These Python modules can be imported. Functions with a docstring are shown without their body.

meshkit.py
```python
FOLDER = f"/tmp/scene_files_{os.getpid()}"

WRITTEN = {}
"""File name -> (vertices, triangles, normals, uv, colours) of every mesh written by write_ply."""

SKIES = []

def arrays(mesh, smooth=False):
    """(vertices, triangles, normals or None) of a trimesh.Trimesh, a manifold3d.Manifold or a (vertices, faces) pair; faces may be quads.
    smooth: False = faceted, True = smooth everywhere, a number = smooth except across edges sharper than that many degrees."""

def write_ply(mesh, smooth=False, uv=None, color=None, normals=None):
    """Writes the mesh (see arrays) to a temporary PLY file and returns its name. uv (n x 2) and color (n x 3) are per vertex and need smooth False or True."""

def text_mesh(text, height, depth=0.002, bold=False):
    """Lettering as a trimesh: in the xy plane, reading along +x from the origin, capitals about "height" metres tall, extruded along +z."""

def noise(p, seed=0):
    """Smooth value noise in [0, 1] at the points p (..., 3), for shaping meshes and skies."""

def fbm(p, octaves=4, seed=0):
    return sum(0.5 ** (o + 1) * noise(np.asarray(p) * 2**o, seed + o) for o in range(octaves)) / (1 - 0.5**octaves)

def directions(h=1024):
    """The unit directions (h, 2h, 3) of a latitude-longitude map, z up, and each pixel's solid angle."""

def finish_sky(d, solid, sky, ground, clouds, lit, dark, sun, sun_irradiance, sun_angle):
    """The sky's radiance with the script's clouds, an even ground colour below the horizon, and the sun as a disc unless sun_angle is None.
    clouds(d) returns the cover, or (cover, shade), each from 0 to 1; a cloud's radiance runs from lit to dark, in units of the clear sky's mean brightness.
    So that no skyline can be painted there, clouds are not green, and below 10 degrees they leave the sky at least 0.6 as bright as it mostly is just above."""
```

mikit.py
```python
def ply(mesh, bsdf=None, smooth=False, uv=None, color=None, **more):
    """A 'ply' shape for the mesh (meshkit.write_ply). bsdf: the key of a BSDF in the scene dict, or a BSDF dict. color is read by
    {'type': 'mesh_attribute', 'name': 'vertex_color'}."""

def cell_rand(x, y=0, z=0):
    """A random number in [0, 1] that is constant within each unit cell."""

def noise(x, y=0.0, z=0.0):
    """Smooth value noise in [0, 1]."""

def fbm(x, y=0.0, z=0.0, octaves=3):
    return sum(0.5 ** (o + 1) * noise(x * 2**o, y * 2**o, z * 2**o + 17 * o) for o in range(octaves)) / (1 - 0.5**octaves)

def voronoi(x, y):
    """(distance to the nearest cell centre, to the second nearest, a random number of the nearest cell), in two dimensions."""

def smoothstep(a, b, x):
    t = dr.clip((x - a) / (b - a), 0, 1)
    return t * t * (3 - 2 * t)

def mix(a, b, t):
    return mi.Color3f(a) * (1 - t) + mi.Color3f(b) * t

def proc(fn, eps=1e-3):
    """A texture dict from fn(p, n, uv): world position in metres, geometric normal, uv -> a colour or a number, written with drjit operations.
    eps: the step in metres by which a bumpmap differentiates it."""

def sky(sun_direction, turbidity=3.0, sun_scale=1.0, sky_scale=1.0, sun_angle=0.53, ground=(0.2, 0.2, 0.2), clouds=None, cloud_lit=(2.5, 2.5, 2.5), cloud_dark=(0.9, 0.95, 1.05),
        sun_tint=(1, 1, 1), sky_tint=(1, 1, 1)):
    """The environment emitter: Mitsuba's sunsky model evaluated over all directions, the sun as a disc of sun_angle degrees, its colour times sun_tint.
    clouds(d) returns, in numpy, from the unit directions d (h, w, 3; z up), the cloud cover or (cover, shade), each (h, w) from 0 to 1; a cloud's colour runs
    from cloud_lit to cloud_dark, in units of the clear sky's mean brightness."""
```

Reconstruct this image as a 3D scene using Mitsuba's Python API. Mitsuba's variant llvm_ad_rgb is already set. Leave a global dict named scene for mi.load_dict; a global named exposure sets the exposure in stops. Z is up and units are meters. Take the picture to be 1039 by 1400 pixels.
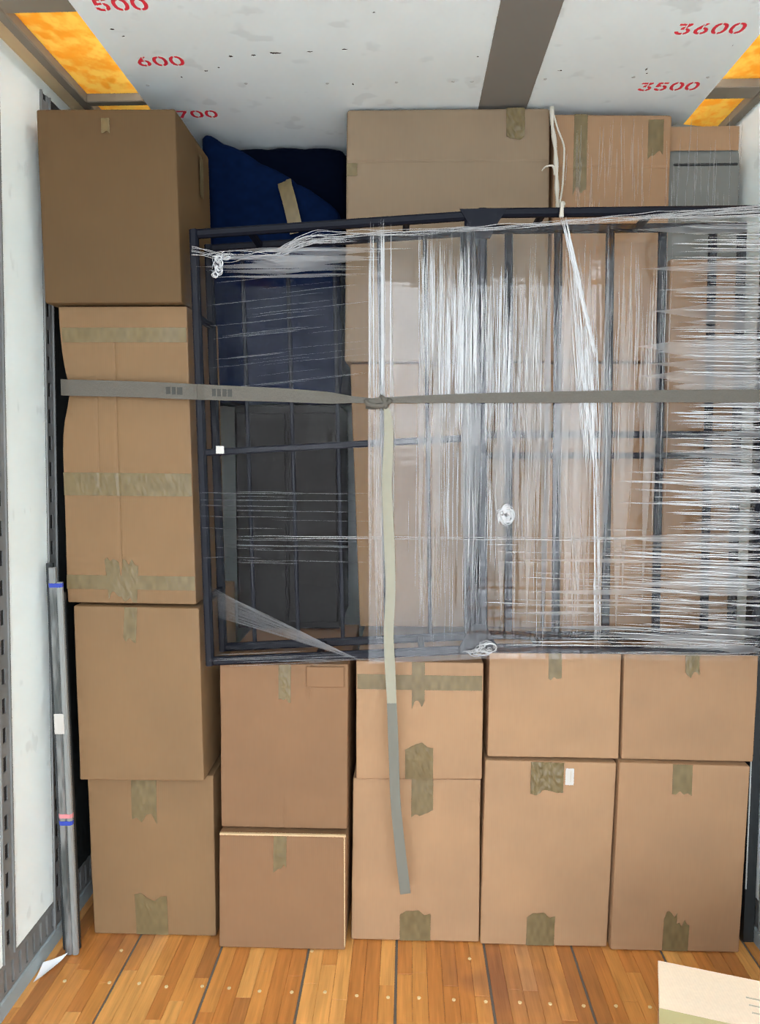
import math
import numpy as np, trimesh, manifold3d, mitsuba as mi, drjit as dr
import mikit, meshkit
from mikit import proc, noise, fbm, cell_rand, smoothstep, mix
T = mi.ScalarTransform4f
scene, labels = {}, {}
RS = np.random.RandomState(7)

# ------------------------------------------------------------------ camera, sky, exposure
EYE = np.array([0, 0, 1.76])
YAW, PITCH = math.radians(2.038), math.radians(4.737)
FWD = np.array([-math.sin(YAW) * math.cos(PITCH), math.cos(YAW) * math.cos(PITCH), -math.sin(PITCH)])
scene['camera'] = {'type': 'perspective', 'fov': 2 * math.degrees(math.atan(519.5 / 1050)), 'fov_axis': 'x', 'near_clip': 0.05, 'far_clip': 100.0,
                   'to_world': T().look_at(origin=EYE.tolist(), target=(EYE + FWD).tolist(), up=[0, 0, 1])}
scene['sky'] = mikit.sky((0.35, -0.25, 0.9), turbidity=5.0, sun_scale=0.0, sky_scale=1.0, ground=(0.60, 0.61, 0.62),
                         clouds=lambda d: np.clip(0.85 + 0.15 * meshkit.fbm(d * 3), 0, 1), cloud_lit=(1.8, 1.9, 2.0), cloud_dark=(0.9, 0.95, 1.05))
exposure = 4.82

# ------------------------------------------------------------------ materials
def lin(r, g, b):
    return [((c / 255 / 12.92) if c <= 10 else ((c / 255 + 0.055) / 1.055) ** 2.4) for c in (r, g, b)]

def rgb(c):
    return {'type': 'rgb', 'value': list(map(float, c))}

def pr(color, rough=0.6, **k):
    c = color if isinstance(color, dict) else rgb(color)
    return {'type': 'twosided', 'bsdf': {'type': 'principled', 'base_color': c, 'roughness': rough, **k}}

def card_tex(base, seed):
    c = lin(*base)
    def f(p, n, uv):
        flute = 0.5 + 0.5 * dr.sin(p.x * 900.0)
        blot = fbm(p.x * 5 + seed, p.y * 5, p.z * 5, 3)
        fib = noise(p.x * 160 + seed, p.y * 160, p.z * 22)
        k = 0.86 + 0.20 * blot + 0.05 * fib + 0.025 * flute
        return mi.Color3f(c[0] * k, c[1] * k * (1.0 - 0.03 * blot), c[2] * k * (1.02 - 0.08 * blot))
    return proc(f)

scene['cardboard_tan'] = pr(card_tex((116, 92, 65), 0), 0.7, specular=0.25)  # darker tone carries the shade over the left stack
scene['cardboard_pink'] = pr(card_tex((138, 109, 82), 9), 0.7, specular=0.25)
scene['cardboard_warm'] = pr(card_tex((145, 116, 88), 21), 0.7, specular=0.25)
scene['cardboard_shaded'] = pr(card_tex((88, 69, 46), 33), 0.75, specular=0.2)  # tone darkened to hold the shade on the topmost left carton
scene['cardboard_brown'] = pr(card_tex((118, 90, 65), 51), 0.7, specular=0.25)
scene['cardboard_cool_lit'] = pr(card_tex((122, 105, 85), 61), 0.7, specular=0.25)  # greyed for the cooler light on the carton at the ceiling
scene['cardboard_pale'] = pr(card_tex((218, 199, 176), 41), 0.65, specular=0.3)
scene['raw_edge'] = pr(lin(176, 152, 118), 0.8)
def tape_f(p, n, uv):
    k = 0.85 + 0.3 * noise(p.x * 90, p.y * 90, p.z * 35)
    return mi.Color3f(0.130 * k, 0.098 * k, 0.048 * k)
scene['packing_tape'] = pr(proc(tape_f), 0.36, specular=0.3)
scene['sticker_white'] = pr(lin(172, 170, 165), 0.4)
scene['ink_grey'] = pr(lin(166, 158, 144), 0.7)
def white_f(p, n, uv):
    d = fbm(p.x * 3, p.y * 3, p.z * 3, 3)
    s = smoothstep(0.70, 0.80, fbm(p.x * 30 + 5, p.y * 18, p.z * 9, 3))
    return mix((0.80, 0.88, 0.86), (0.74, 0.81, 0.80), d) * (1 - 0.12 * s)
scene['liner_white'] = pr(proc(white_f), 0.4, specular=0.4)
def ceil_f(p, n, uv):
    d = fbm(p.x * 2.5, p.y * 2.5, 0, 4)
    s = smoothstep(0.66, 0.8, fbm(p.x * 14 + 3, p.y * 14, 0, 3))
    return mix((0.69, 0.745, 0.75), (0.62, 0.665, 0.66), d) * (1 - 0.10 * s)
scene['ceiling_white'] = pr(proc(ceil_f), 0.42, specular=0.4)
def steel_f(p, n, uv):
    d = fbm(p.x * 14, p.y * 14, p.z * 5, 3)
    return mix((0.13, 0.14, 0.14), (0.22, 0.23, 0.23), d)
scene['steel_grey'] = pr(proc(steel_f), 0.45, metallic=0.25, specular=0.5)
scene['steel_pale'] = pr(lin(176, 180, 178), 0.4, metallic=0.3)
scene['seam_metal'] = pr(lin(128, 125, 119), 0.42, metallic=0.35)
scene['dark_void'] = pr(lin(22, 24, 26), 0.8)
scene['dark_steel'] = pr(lin(28, 33, 35), 0.5)
scene['rail_blue_grey'] = pr(lin(132, 144, 148), 0.5)
scene['roof_rail'] = pr(lin(120, 112, 98), 0.55)
scene['cove_amber_lit'] = pr(lin(196, 172, 132), 0.6)  # tan tint paints the amber light on the cove strip
scene['red_paint'] = pr(lin(206, 52, 66), 0.6)
scene['scuff_black'] = pr(lin(52, 50, 48), 0.8)
def sky_f(p, n, uv):
    d = fbm(p.x * 30, p.y * 24, 0, 4)
    return mix((0.95, 0.36, 0.03), (1.0, 0.55, 0.085), smoothstep(0.3, 0.72, d))
scene['skylight_fibreglass'] = {'type': 'principledthin', 'base_color': proc(sky_f), 'roughness': 0.5, 'diff_trans': 0.092, 'spec_trans': 0.0}
def wood_tex(base, seed):
    c = lin(*base)
    def f(p, n, uv):
        strip = cell_rand(dr.floor(p.x * 19.6 + 40), seed)
        g = fbm(p.x * 60 + strip * 50, p.y * 5 + seed, 0, 3)
        fine = noise(p.x * 420 + seed, p.y * 16)
        dirt = smoothstep(0.5, 0.75, fbm(p.x * 3.1 + 7, p.y * 3.1, 0, 4))
        k = (0.72 + 0.42 * g + 0.14 * fine) * (1 - 0.30 * dirt)
        return mi.Color3f(c[0] * k, c[1] * k, c[2] * k * (1.0 + 0.5 * dirt))
    return proc(f)
for i, b in enumerate([(190, 130, 68), (176, 114, 58), (202, 146, 82), (162, 106, 58)]):
    scene[f'oak_strip_{i}'] = pr(wood_tex(b, i * 13 + 1), 0.33, specular=0.5)
scene['groove_filler'] = pr(lin(98, 90, 82), 0.8)
scene['screw_brass'] = pr(lin(226, 206, 160), 0.35, metallic=0.4)
scene['bed_steel'] = pr(lin(13, 16, 26), 0.5, specular=0.14)
def strap_f(p, n, uv):
    k = 0.85 + 0.3 * noise(p.x * 300, p.y * 300, p.z * 500)
    return mi.Color3f(0.080 * k, 0.073 * k, 0.060 * k)
scene['webbing_olive'] = pr(proc(strap_f), 0.75)
scene['webbing_cream'] = pr(lin(132, 130, 115), 0.75)
scene['webbing_grey'] = pr(lin(98, 98, 90), 0.75)
scene['webbing_dark'] = pr(lin(52, 52, 48), 0.75)
def blanket_f(p, n, uv):
    k = 0.7 + 0.6 * fbm(p.x * 40, p.y * 40, p.z * 40, 3)
    return mi.Color3f(0.0016 * k, 0.0062 * k, 0.026 * k)
scene['blanket_blue'] = pr(proc(blanket_f), 0.95, specular=0.03)
scene['blanket_navy'] = pr(lin(4, 8, 22), 0.95, specular=0.03)  # navy, darkened further for the shade deep in the recess
def infill_f(p, n, uv):
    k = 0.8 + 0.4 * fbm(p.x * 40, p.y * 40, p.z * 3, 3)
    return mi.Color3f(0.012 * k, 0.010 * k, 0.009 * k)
scene['infill_shade'] = pr(proc(infill_f), 0.7, specular=0.08)  # near-black colour in place of shade behind the bed frame
scene['cover_grey'] = pr(lin(98, 100, 96), 0.6)
scene['film_doubled'] = {'type': 'thindielectric', 'int_ior': 1.31}
scene['film_clear'] = {'type': 'thindielectric', 'int_ior': 1.1}
# overlapping stretch film, made milky for the haze of reflected daylight: it covers an eighth of what lies behind it, for camera and light alike
scene['film_haze'] = {'type': 'mask', 'opacity': 0.13, 'bsdf': pr((0.52, 0.52, 0.52), 0.3, specular=0.5)}
scene['film_faint'] = {'type': 'mask', 'opacity': 0.10, 'bsdf': pr((0.42, 0.43, 0.45), 0.3, specular=0.5)}  # faint pale strands, coloured for weak glints on the film
scene['film_half'] = {'type': 'mask', 'opacity': 0.45, 'bsdf': pr((0.46, 0.47, 0.48), 0.3, specular=0.5)}
scene['film_glint'] = pr((0.43, 0.44, 0.45), 0.22, specular=0.5)  # pale colour stands for daylight glinting off wrinkled film
scene['twine_white'] = pr(lin(176, 170, 158), 0.7)
scene['tape_blue'] = pr(lin(40, 60, 150), 0.4)
scene['tape_red'] = pr(lin(190, 120, 124), 0.5)
def foil_f(p, n, uv):
    return mix((0.07, 0.08, 0.08), (0.22, 0.23, 0.23), smoothstep(0.3, 0.75, fbm(p.x * 60, p.y * 60, p.z * 9, 3)))
scene['foil_silver'] = pr(proc(foil_f), 0.3, metallic=0.4)
scene['steel_bright'] = pr(lin(132, 136, 135), 0.35, metallic=0.3)
scene['tape_pale'] = pr(lin(176, 166, 122), 0.35)
scene['paper_white'] = pr(lin(225, 228, 230), 0.8)

# ------------------------------------------------------------------ helpers
def numbered(k):
    if k not in scene and k not in labels and not any(s.startswith(k + '__') for s in scene):
        return k
    i = 1
    while True:
        n = f'{k}_{i:03d}'
        if n not in scene and n not in labels and not any(s.startswith(n + '__') for s in scene):
            return n
        i += 1

def thing(name, label, cat, group=None):
    k = numbered(name)
    labels[k] = {'label': label, 'category': cat}
    if group:
        labels[k]['group'] = group
    return k

def put(key, mesh, mat, smooth=False, **lab):
    key = numbered(key)
    scene[key] = mikit.ply(mesh, mat, smooth=smooth)
    if lab:
        labels[key] = lab
    return key

def struct(key, mesh, mat, smooth=False):
    return put(key, mesh, mat, smooth, kind='structure')

def cat(ms):
    return trimesh.util.concatenate([m for m in ms])

def bx(x0, x1, y0, y1, z0, z1):
    m = trimesh.creation.box((x1 - x0, y1 - y0, z1 - z0))
    m.apply_translation(((x0 + x1) / 2, (y0 + y1) / 2, (z0 + z1) / 2))
    return m

def chamfer_box(x0, x1, y0, y1, z0, z1, c=0.003):
    pts = []
    for x, sx in ((x0, 1), (x1, -1)):
        for y, sy in ((y0, 1), (y1, -1)):
            for z, sz in ((z0, 1), (z1, -1)):
                pts += [(x + sx * c, y + sy * c, z), (x + sx * c, y, z + sz * c), (x, y + sy * c, z + sz * c)]
    return trimesh.convex.convex_hull(np.array(pts))

def bar(p0, p1, w, h=None, c=0.25):
    """A chamfered square bar from p0 to p1; w across, h the other way."""
    h = h or w
    p0, p1 = np.array(p0, float), np.array(p1, float)
    t = (p1 - p0) / np.linalg.norm(p1 - p0)
    a = np.cross(t, [0, 1, 0]) if abs(t[1]) < 0.8 else np.cross(t, [0, 0, 1])
    a /= np.linalg.norm(a)
    b = np.cross(t, a)
    cc = c * min(w, h)
    ring = [(w / 2 - cc, h / 2), (w / 2, h / 2 - cc), (w / 2, -h / 2 + cc), (w / 2 - cc, -h / 2), (-w / 2 + cc, -h / 2), (-w / 2, -h / 2 + cc), (-w / 2, h / 2 - cc), (-w / 2 + cc, h / 2)]
    pts = [p + a * u + b * v for p in (p0, p1) for u, v in ring]
    return trimesh.convex.convex_hull(np.array(pts))

def grid_faces(nu, nv):
    i, j = np.meshgrid(np.arange(nu - 1), np.arange(nv - 1), indexing='ij')
    a = i * nv + j
    q = np.stack([a, a + nv, a + nv + 1, a + 1], -1).reshape(-1, 4)
    return np.vstack([q[:, [0, 1, 2]], q[:, [0, 2, 3]]])

def sheet(P):
    nu, nv = P.shape[:2]
    return trimesh.Trimesh(P.reshape(-1, 3), grid_faces(nu, nv), process=False)

def ribbon(pts, wid, th=0.003, nrm=None):
    """A flat band through pts; wid: the half-width vector at each point."""
    p, w = np.array(pts, float), np.array(wid, float)
    t = np.gradient(p, axis=0)
    n = np.cross(t, w)
    n /= np.linalg.norm(n, axis=1, keepdims=True) + 1e-12
    n *= th / 2
    ring = np.stack([p - w - n, p + w - n, p + w + n, p - w + n], 1)
    k = len(p)
    f = []
    for i in range(k - 1):
        for j in range(4):
            a, b = i * 4 + j, i * 4 + (j + 1) % 4
            f += [(a, b, b + 4), (a, b + 4, a + 4)]
    f += [(0, 2, 1), (0, 3, 2), (4 * k - 4, 4 * k - 3, 4 * k - 2), (4 * k - 4, 4 * k - 2, 4 * k - 1)]
    return trimesh.Trimesh(ring.reshape(-1, 3), np.array(f), process=False)

def resample(pts, n):
    from scipy.interpolate import PchipInterpolator
    p = np.array(pts, float)
    s = np.concatenate([[0], np.cumsum(np.linalg.norm(np.diff(p, axis=0)[:, :3], axis=1))])
    return PchipInterpolator(s, p)(np.linspace(0, s[-1], n))

def tube(pts, r, sides=6):
    p = np.asarray(pts, float)
    t = np.gradient(p, axis=0)
    t /= np.linalg.norm(t, axis=1, keepdims=True) + 1e-12
    ref = np.array([0, 1.0, 0.02])
    a = np.cross(t, ref)
    a /= np.linalg.norm(a, axis=1, keepdims=True) + 1e-12
    b = np.cross(t, a)
    ang = np.arange(sides) * 2 * np.pi / sides
    r = np.broadcast_to(r, (len(p),))
    v = p[:, None] + r[:, None, None] * (np.cos(ang)[None, :, None] * a[:, None] + np.sin(ang)[None, :, None] * b[:, None])
    f = []
    for i in range(len(p) - 1):
        for j in range(sides):
            q, s = i * sides + j, i * sides + (j + 1) % sides
            f += [(q, s, s + sides), (q, s + sides, q + sides)]
    k = len(p) * sides
    v = np.vstack([v.reshape(-1, 3), p[:1], p[-1:]])
    for j in range(sides):
        f += [(k, (j + 1) % sides, j), (k + 1, k - sides + j, k - sides + (j + 1) % sides)]
    return trimesh.Trimesh(v, np.array(f), process=False)

# ------------------------------------------------------------------ the trailer
X0, X1, YR, YF, ZC = -1.25, 1.25, -0.9, 3.95, 3.0
struct('floor', bx(-1.32, 1.32, YR, YF, -0.12, -0.006), 'groove_filler')
struct('wall_left', bx(-1.32, -1.262, YR, YF, -0.006, 3.12), 'liner_white')
struct('wall_right', bx(1.262, 1.32, YR, YF, -0.006, 3.12), 'liner_white')
struct('wall_front', bx(-1.262, 1.262, YF, YF + 0.05, -0.006, 3.12), 'liner_white')
struct('ceiling', bx(-0.945, 1.055, YR, YF, ZC, ZC + 0.02), 'ceiling_white')
put('ceiling__seam_strip', chamfer_box(0.255, 0.43, YR, 3.3, ZC - 0.005, ZC + 0.001, 0.0015), 'seam_metal')

# floor: boards of six glued strips, with a filled groove between boards
strip_w, board_w, groove = 0.0502, 0.3095, 0.008
bx0 = -1.262
screws = []
for b in range(9):
    left = -1.2705 + b * board_w
    for s in range(6):
        xa = left + groove / 2 + s * strip_w
        xb = xa + strip_w - 0.0008
        if xa < -1.2 and xb > -1.262:
            pass
        xa, xb = max(xa, -1.26), min(xb, 1.26)
        if xb - xa < 0.01:
            continue
        cuts = [YR, 0.2 + RS.uniform(0, 0.5), 1.3 + RS.uniform(0, 0.5), 2.05 + RS.uniform(0, 0.45), 2.9]
        for c0, c1 in zip(cuts[:-1], cuts[1:]):
            z = RS.uniform(-0.0012, 0)
            put('floor__strip', chamfer_box(xa, xb, c0 + 0.0004, c1 - 0.0004, -0.006, z, 0.0006), f'oak_strip_{RS.choice(4, p=[.36, .26, .24, .14])}')
for i, x in enumerate(np.arange(-0.985, 1.0, 0.1035)):
    m = trimesh.creation.cylinder(0.0062, 0.0022, sections=12)
    m.apply_translation((x + RS.uniform(-.008, .008), 2.362 - 0.045 * (x + 0.87) / 1.5 + RS.uniform(-.006, .006), 0.0006))
    put('floor__screw', m, 'screw_brass')
for x, y in ((-1.0, 2.53), (-1.17, 2.54), (0.22, 2.53), (-0.33, 2.55), (-1.13, 2.37)):
    m = trimesh.creation.cylinder(0.006, 0.0022, sections=12)
    m.apply_translation((x, y, 0.0006))
    put('floor__screw', m, 'screw_brass')

def slotted_track(parent, side, ya, yb, z0, z1, mat, pitch=0.092, slot=(0.022, 0.048), x=None):
    """A steel wall track: plate with real slots over a dark channel."""
    s = -1 if side == 'left' else 1
    xw, xp = s * 1.262, s * 1.25
    yc = (ya + yb) / 2
    xs = sorted((xw - s * 0.0005, xp))
    t = 0.004
    xf = sorted((xp, xp + s * t))
    parts = [bx(*xf, ya, yc - slot[0] / 2, z0, z1), bx(*xf, yc + slot[0] / 2, yb, z0, z1)]
    z = z0
    while z < z1 - 1e-6:
        zt = min(z + pitch - slot[1], z1)
        parts.append(bx(*xf, yc - slot[0] / 2, yc + slot[0] / 2, z, zt))
        z += pitch
    lip = sorted((xp - s * 0.006, xp + s * 0.002))
    parts += [bx(*lip, ya, ya + 0.006, z0, z1), bx(*lip, yb - 0.006, yb, z0, z1)]
    k = put(f'{parent}__slotted_track', settle(cat(parts), side), mat)
    xb_ = sorted((xp + s * t, xw + s * 0.0))
    put(f'{k}__channel', settle(bx(*xb_, ya, yb, z0, z1), side), 'dark_void')

def settle(m, side):
    # the left lining leans a little to the front, as in the photograph
    if side == 'left':
        m.apply_transform(np.array([[1, 0, 0, 0], [0, 1, 0.04, 0], [0, 0, 1, 0], [0, 0, 0, 1.0]]))
    return m
for side, s in (('left', -1), ('right', 1)):
    edges = [YR, 0.99, 1.63, 2.25 if side == 'right' else 2.247, 2.60 if side == 'right' else 2.588, 3.25, YF]
    for i, (a, b) in enumerate(zip(edges[:-1], edges[1:])):
        ya, yb = a + (0.036 if i else 0.002), b - 0.036
        if b == YF:
            yb = b - 0.002
        xs = sorted((s * 1.262, s * 1.25))
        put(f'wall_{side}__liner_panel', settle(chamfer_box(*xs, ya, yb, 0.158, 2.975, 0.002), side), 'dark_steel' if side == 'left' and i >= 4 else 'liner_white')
    for yc in edges[1:-1]:
        slotted_track(f'wall_{side}', side, yc - 0.0345, yc + 0.0345, 0.158 if yc != edges[4] else 0.055, 2.975, 'steel_grey')
    # kick plate with upright slots
    xs = sorted((s * 1.262, s * 1.25))
    parts, pitch = [], 0.046
    y = 0.9
    parts.append(bx(*xs, YR, y, 0.055, 0.158))
    parts += [bx(*xs, y, YF - 0.4, 0.055, 0.066), bx(*xs, y, YF - 0.4, 0.140, 0.158)]
    while y < YF - 0.42:
        parts.append(bx(*xs, y, y + pitch - 0.016, 0.066, 0.140))
        y += pitch
    kp = put(f'wall_{side}__kick_plate', cat(parts), 'steel_grey')
    struct(f'baseboard_{side}', chamfer_box(*sorted((s * 1.262, s * 1.243)), YR, YF, -0.006, 0.055, 0.004), 'rail_blue_grey')
    struct('trim_1' if side == 'left' else 'trim_2', chamfer_box(*sorted((s * 1.192, s * 1.156) if side == 'left' else (1.262, 1.225)), YR, YF, 3.0, 3.036, 0.004), 'roof_rail')
    if side == 'left':
        put('trim_1__cove', bx(-1.262, -1.190, YR, YF, 3.026, 3.034), 'cove_amber_lit')

# roof bows and translucent panels on both sides of the white lining
for side, xa, xb, bows, half_w in (('left', -1.262, -0.945, (0.45, 1.05, 1.66, 2.23, 2.85, 3.48), (.04, .04, .04, .04, .018, .03)), ('right', 1.055, 1.262, (0.5, 1.1, 1.7, 2.26, 2.845, 3.52), (.04, .04, .04, .04, .045, .03))):
    for y, hw in zip(bows, half_w):
        x2 = (-1.156, xb) if side == 'left' else (xa, 1.225)
        m = chamfer_box(*x2, y - hw, y + hw, 3.0, 3.03, 0.003)
        put('ceiling__roof_bow', m, 'roof_rail')
    near = 'amber translucent roof panel on the %s that runs back over the camera' % side
    es = [(YR, bows[3], near), (bows[3], bows[4], 'large amber translucent roof panel at the upper left beside the white ceiling' if side == 'left' else 'amber translucent roof panel in the upper right corner, the nearer of two'),
          (bows[4], YF, 'thin strip of amber roof panel just above the topmost carton of the left stack' if side == 'left' else 'amber translucent roof panel at the upper right, just above the grey covered panel')]
    for a, b, lab in es:
        k = numbered('skylight_panel')
        n = 40
        P = np.zeros((n, 6, 3))
        ya = np.linspace(a, b, n)
        P[..., 0] = np.linspace(xa, xb, 6)[None]
        P[..., 1] = ya[:, None]
        P[..., 2] = 3.037 + 0.0015 * np.sin(ya * 31)[:, None]
        scene[k] = mikit.ply(sheet(P), 'skylight_fibreglass', smooth=True)
        labels[k] = {'label': lab, 'category': 'roof panel', 'group': 'amber roof panels'}

# stencilled numbers, rivets and scuffs on the ceiling
def stencil(text, x, y, h=0.060):
    m = meshkit.text_mesh(text, h, 0.0006, bold=True)
    w = m.extents[0]
    target = 0.0505 * len(text)
    m.apply_translation(-m.bounds.mean(0))
    m.apply_scale((target / w, h / m.extents[1], 1))
    man = None
    for body in m.split(only_watertight=False):
        mm = manifold3d.Manifold(manifold3d.Mesh(np.asarray(body.vertices, np.float32), np.asarray(body.faces, np.uint32)))
        man = mm if man is None else man + mm
    for i in range(len(text)):
        cx = (i + 0.5) * target / len(text) - target / 2
        if text[i] != '7':
            man = man - manifold3d.Manifold.cube((0.0045, h * 1.2, 0.01), True).translate((cx, 0, 0))
    q = man.to_mesh()
    out = trimesh.Trimesh(q.vert_properties[:, :3], q.tri_verts, process=False)
    out.vertices = out.vertices * [1, -1, -1] + [x, y, ZC - 0.0005]
    put('ceiling__stencilled_number', out, 'red_paint')
    labels['ceiling__stencilled_number' if text == '500' else list(scene)[-1]] = {'label': f'red stencilled {text} on the white ceiling'}
for t, x, y in (('500', -0.807, 2.235), ('600', -0.797, 2.552), ('700', -0.786, 2.945), ('3600', 0.895, 2.42), ('3500', 0.895, 2.785)):
    stencil(t, x, y)
for y in (1.45, 2.075, 2.72):
    for x in (-0.9, -0.56, -0.28, -0.05, 0.16, 0.22, 0.47, 0.75, 1.0):
        m = trimesh.creation.icosphere(1, 0.0065)
        m.apply_scale((1, 1, 0.45))
        m.apply_translation((x + RS.uniform(-.01, .01), y + RS.uniform(-.008, .008), ZC))
        put('ceiling__rivet', m, 'steel_pale', True)
for x, y, r, e in ((-0.565, 2.53, 0.010, 1), (-0.49, 2.525, 0.008, 1.4), (-0.42, 2.515, 0.011, 2.2), (-0.62, 2.60, 0.006, 1), (-0.665, 2.62, 0.006, 1.5), (-0.76, 2.66, 0.006, 1),
                   (-0.19, 2.73, 0.010, 0.6), (-0.2, 2.50, 0.004, 3), (-0.31, 2.51, 0.004, 4), (0.78, 2.66, 0.012, 0.35), (0.79, 2.69, 0.006, .7), (0.42, 2.62, 0.004, 2), (0.5, 2.66, 0.004, 3),
                   (-0.88, 2.36, 0.005, 2), (-0.86, 2.40, 0.003, 2.5), (1.0, 2.52, 0.006, .3), (0.22, 2.56, 0.004, 1.5), (-0.6, 2.2, .003, 2), (-0.1, 2.3, .004, 2)):
    a = np.linspace(0, 2 * np.pi, 14, endpoint=False)
    rr = r * (0.3 + 0.6 * RS.rand(14))
    from shapely.geometry import Polygon
    m = trimesh.creation.extrude_polygon(Polygon(np.c_[rr * np.cos(a) * e, rr * np.sin(a)]).buffer(0), 0.0005, engine='earcut')
    m.apply_translation((x, y, ZC - 0.0004))
    put('ceiling__scuff', m, 'scuff_black')

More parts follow.
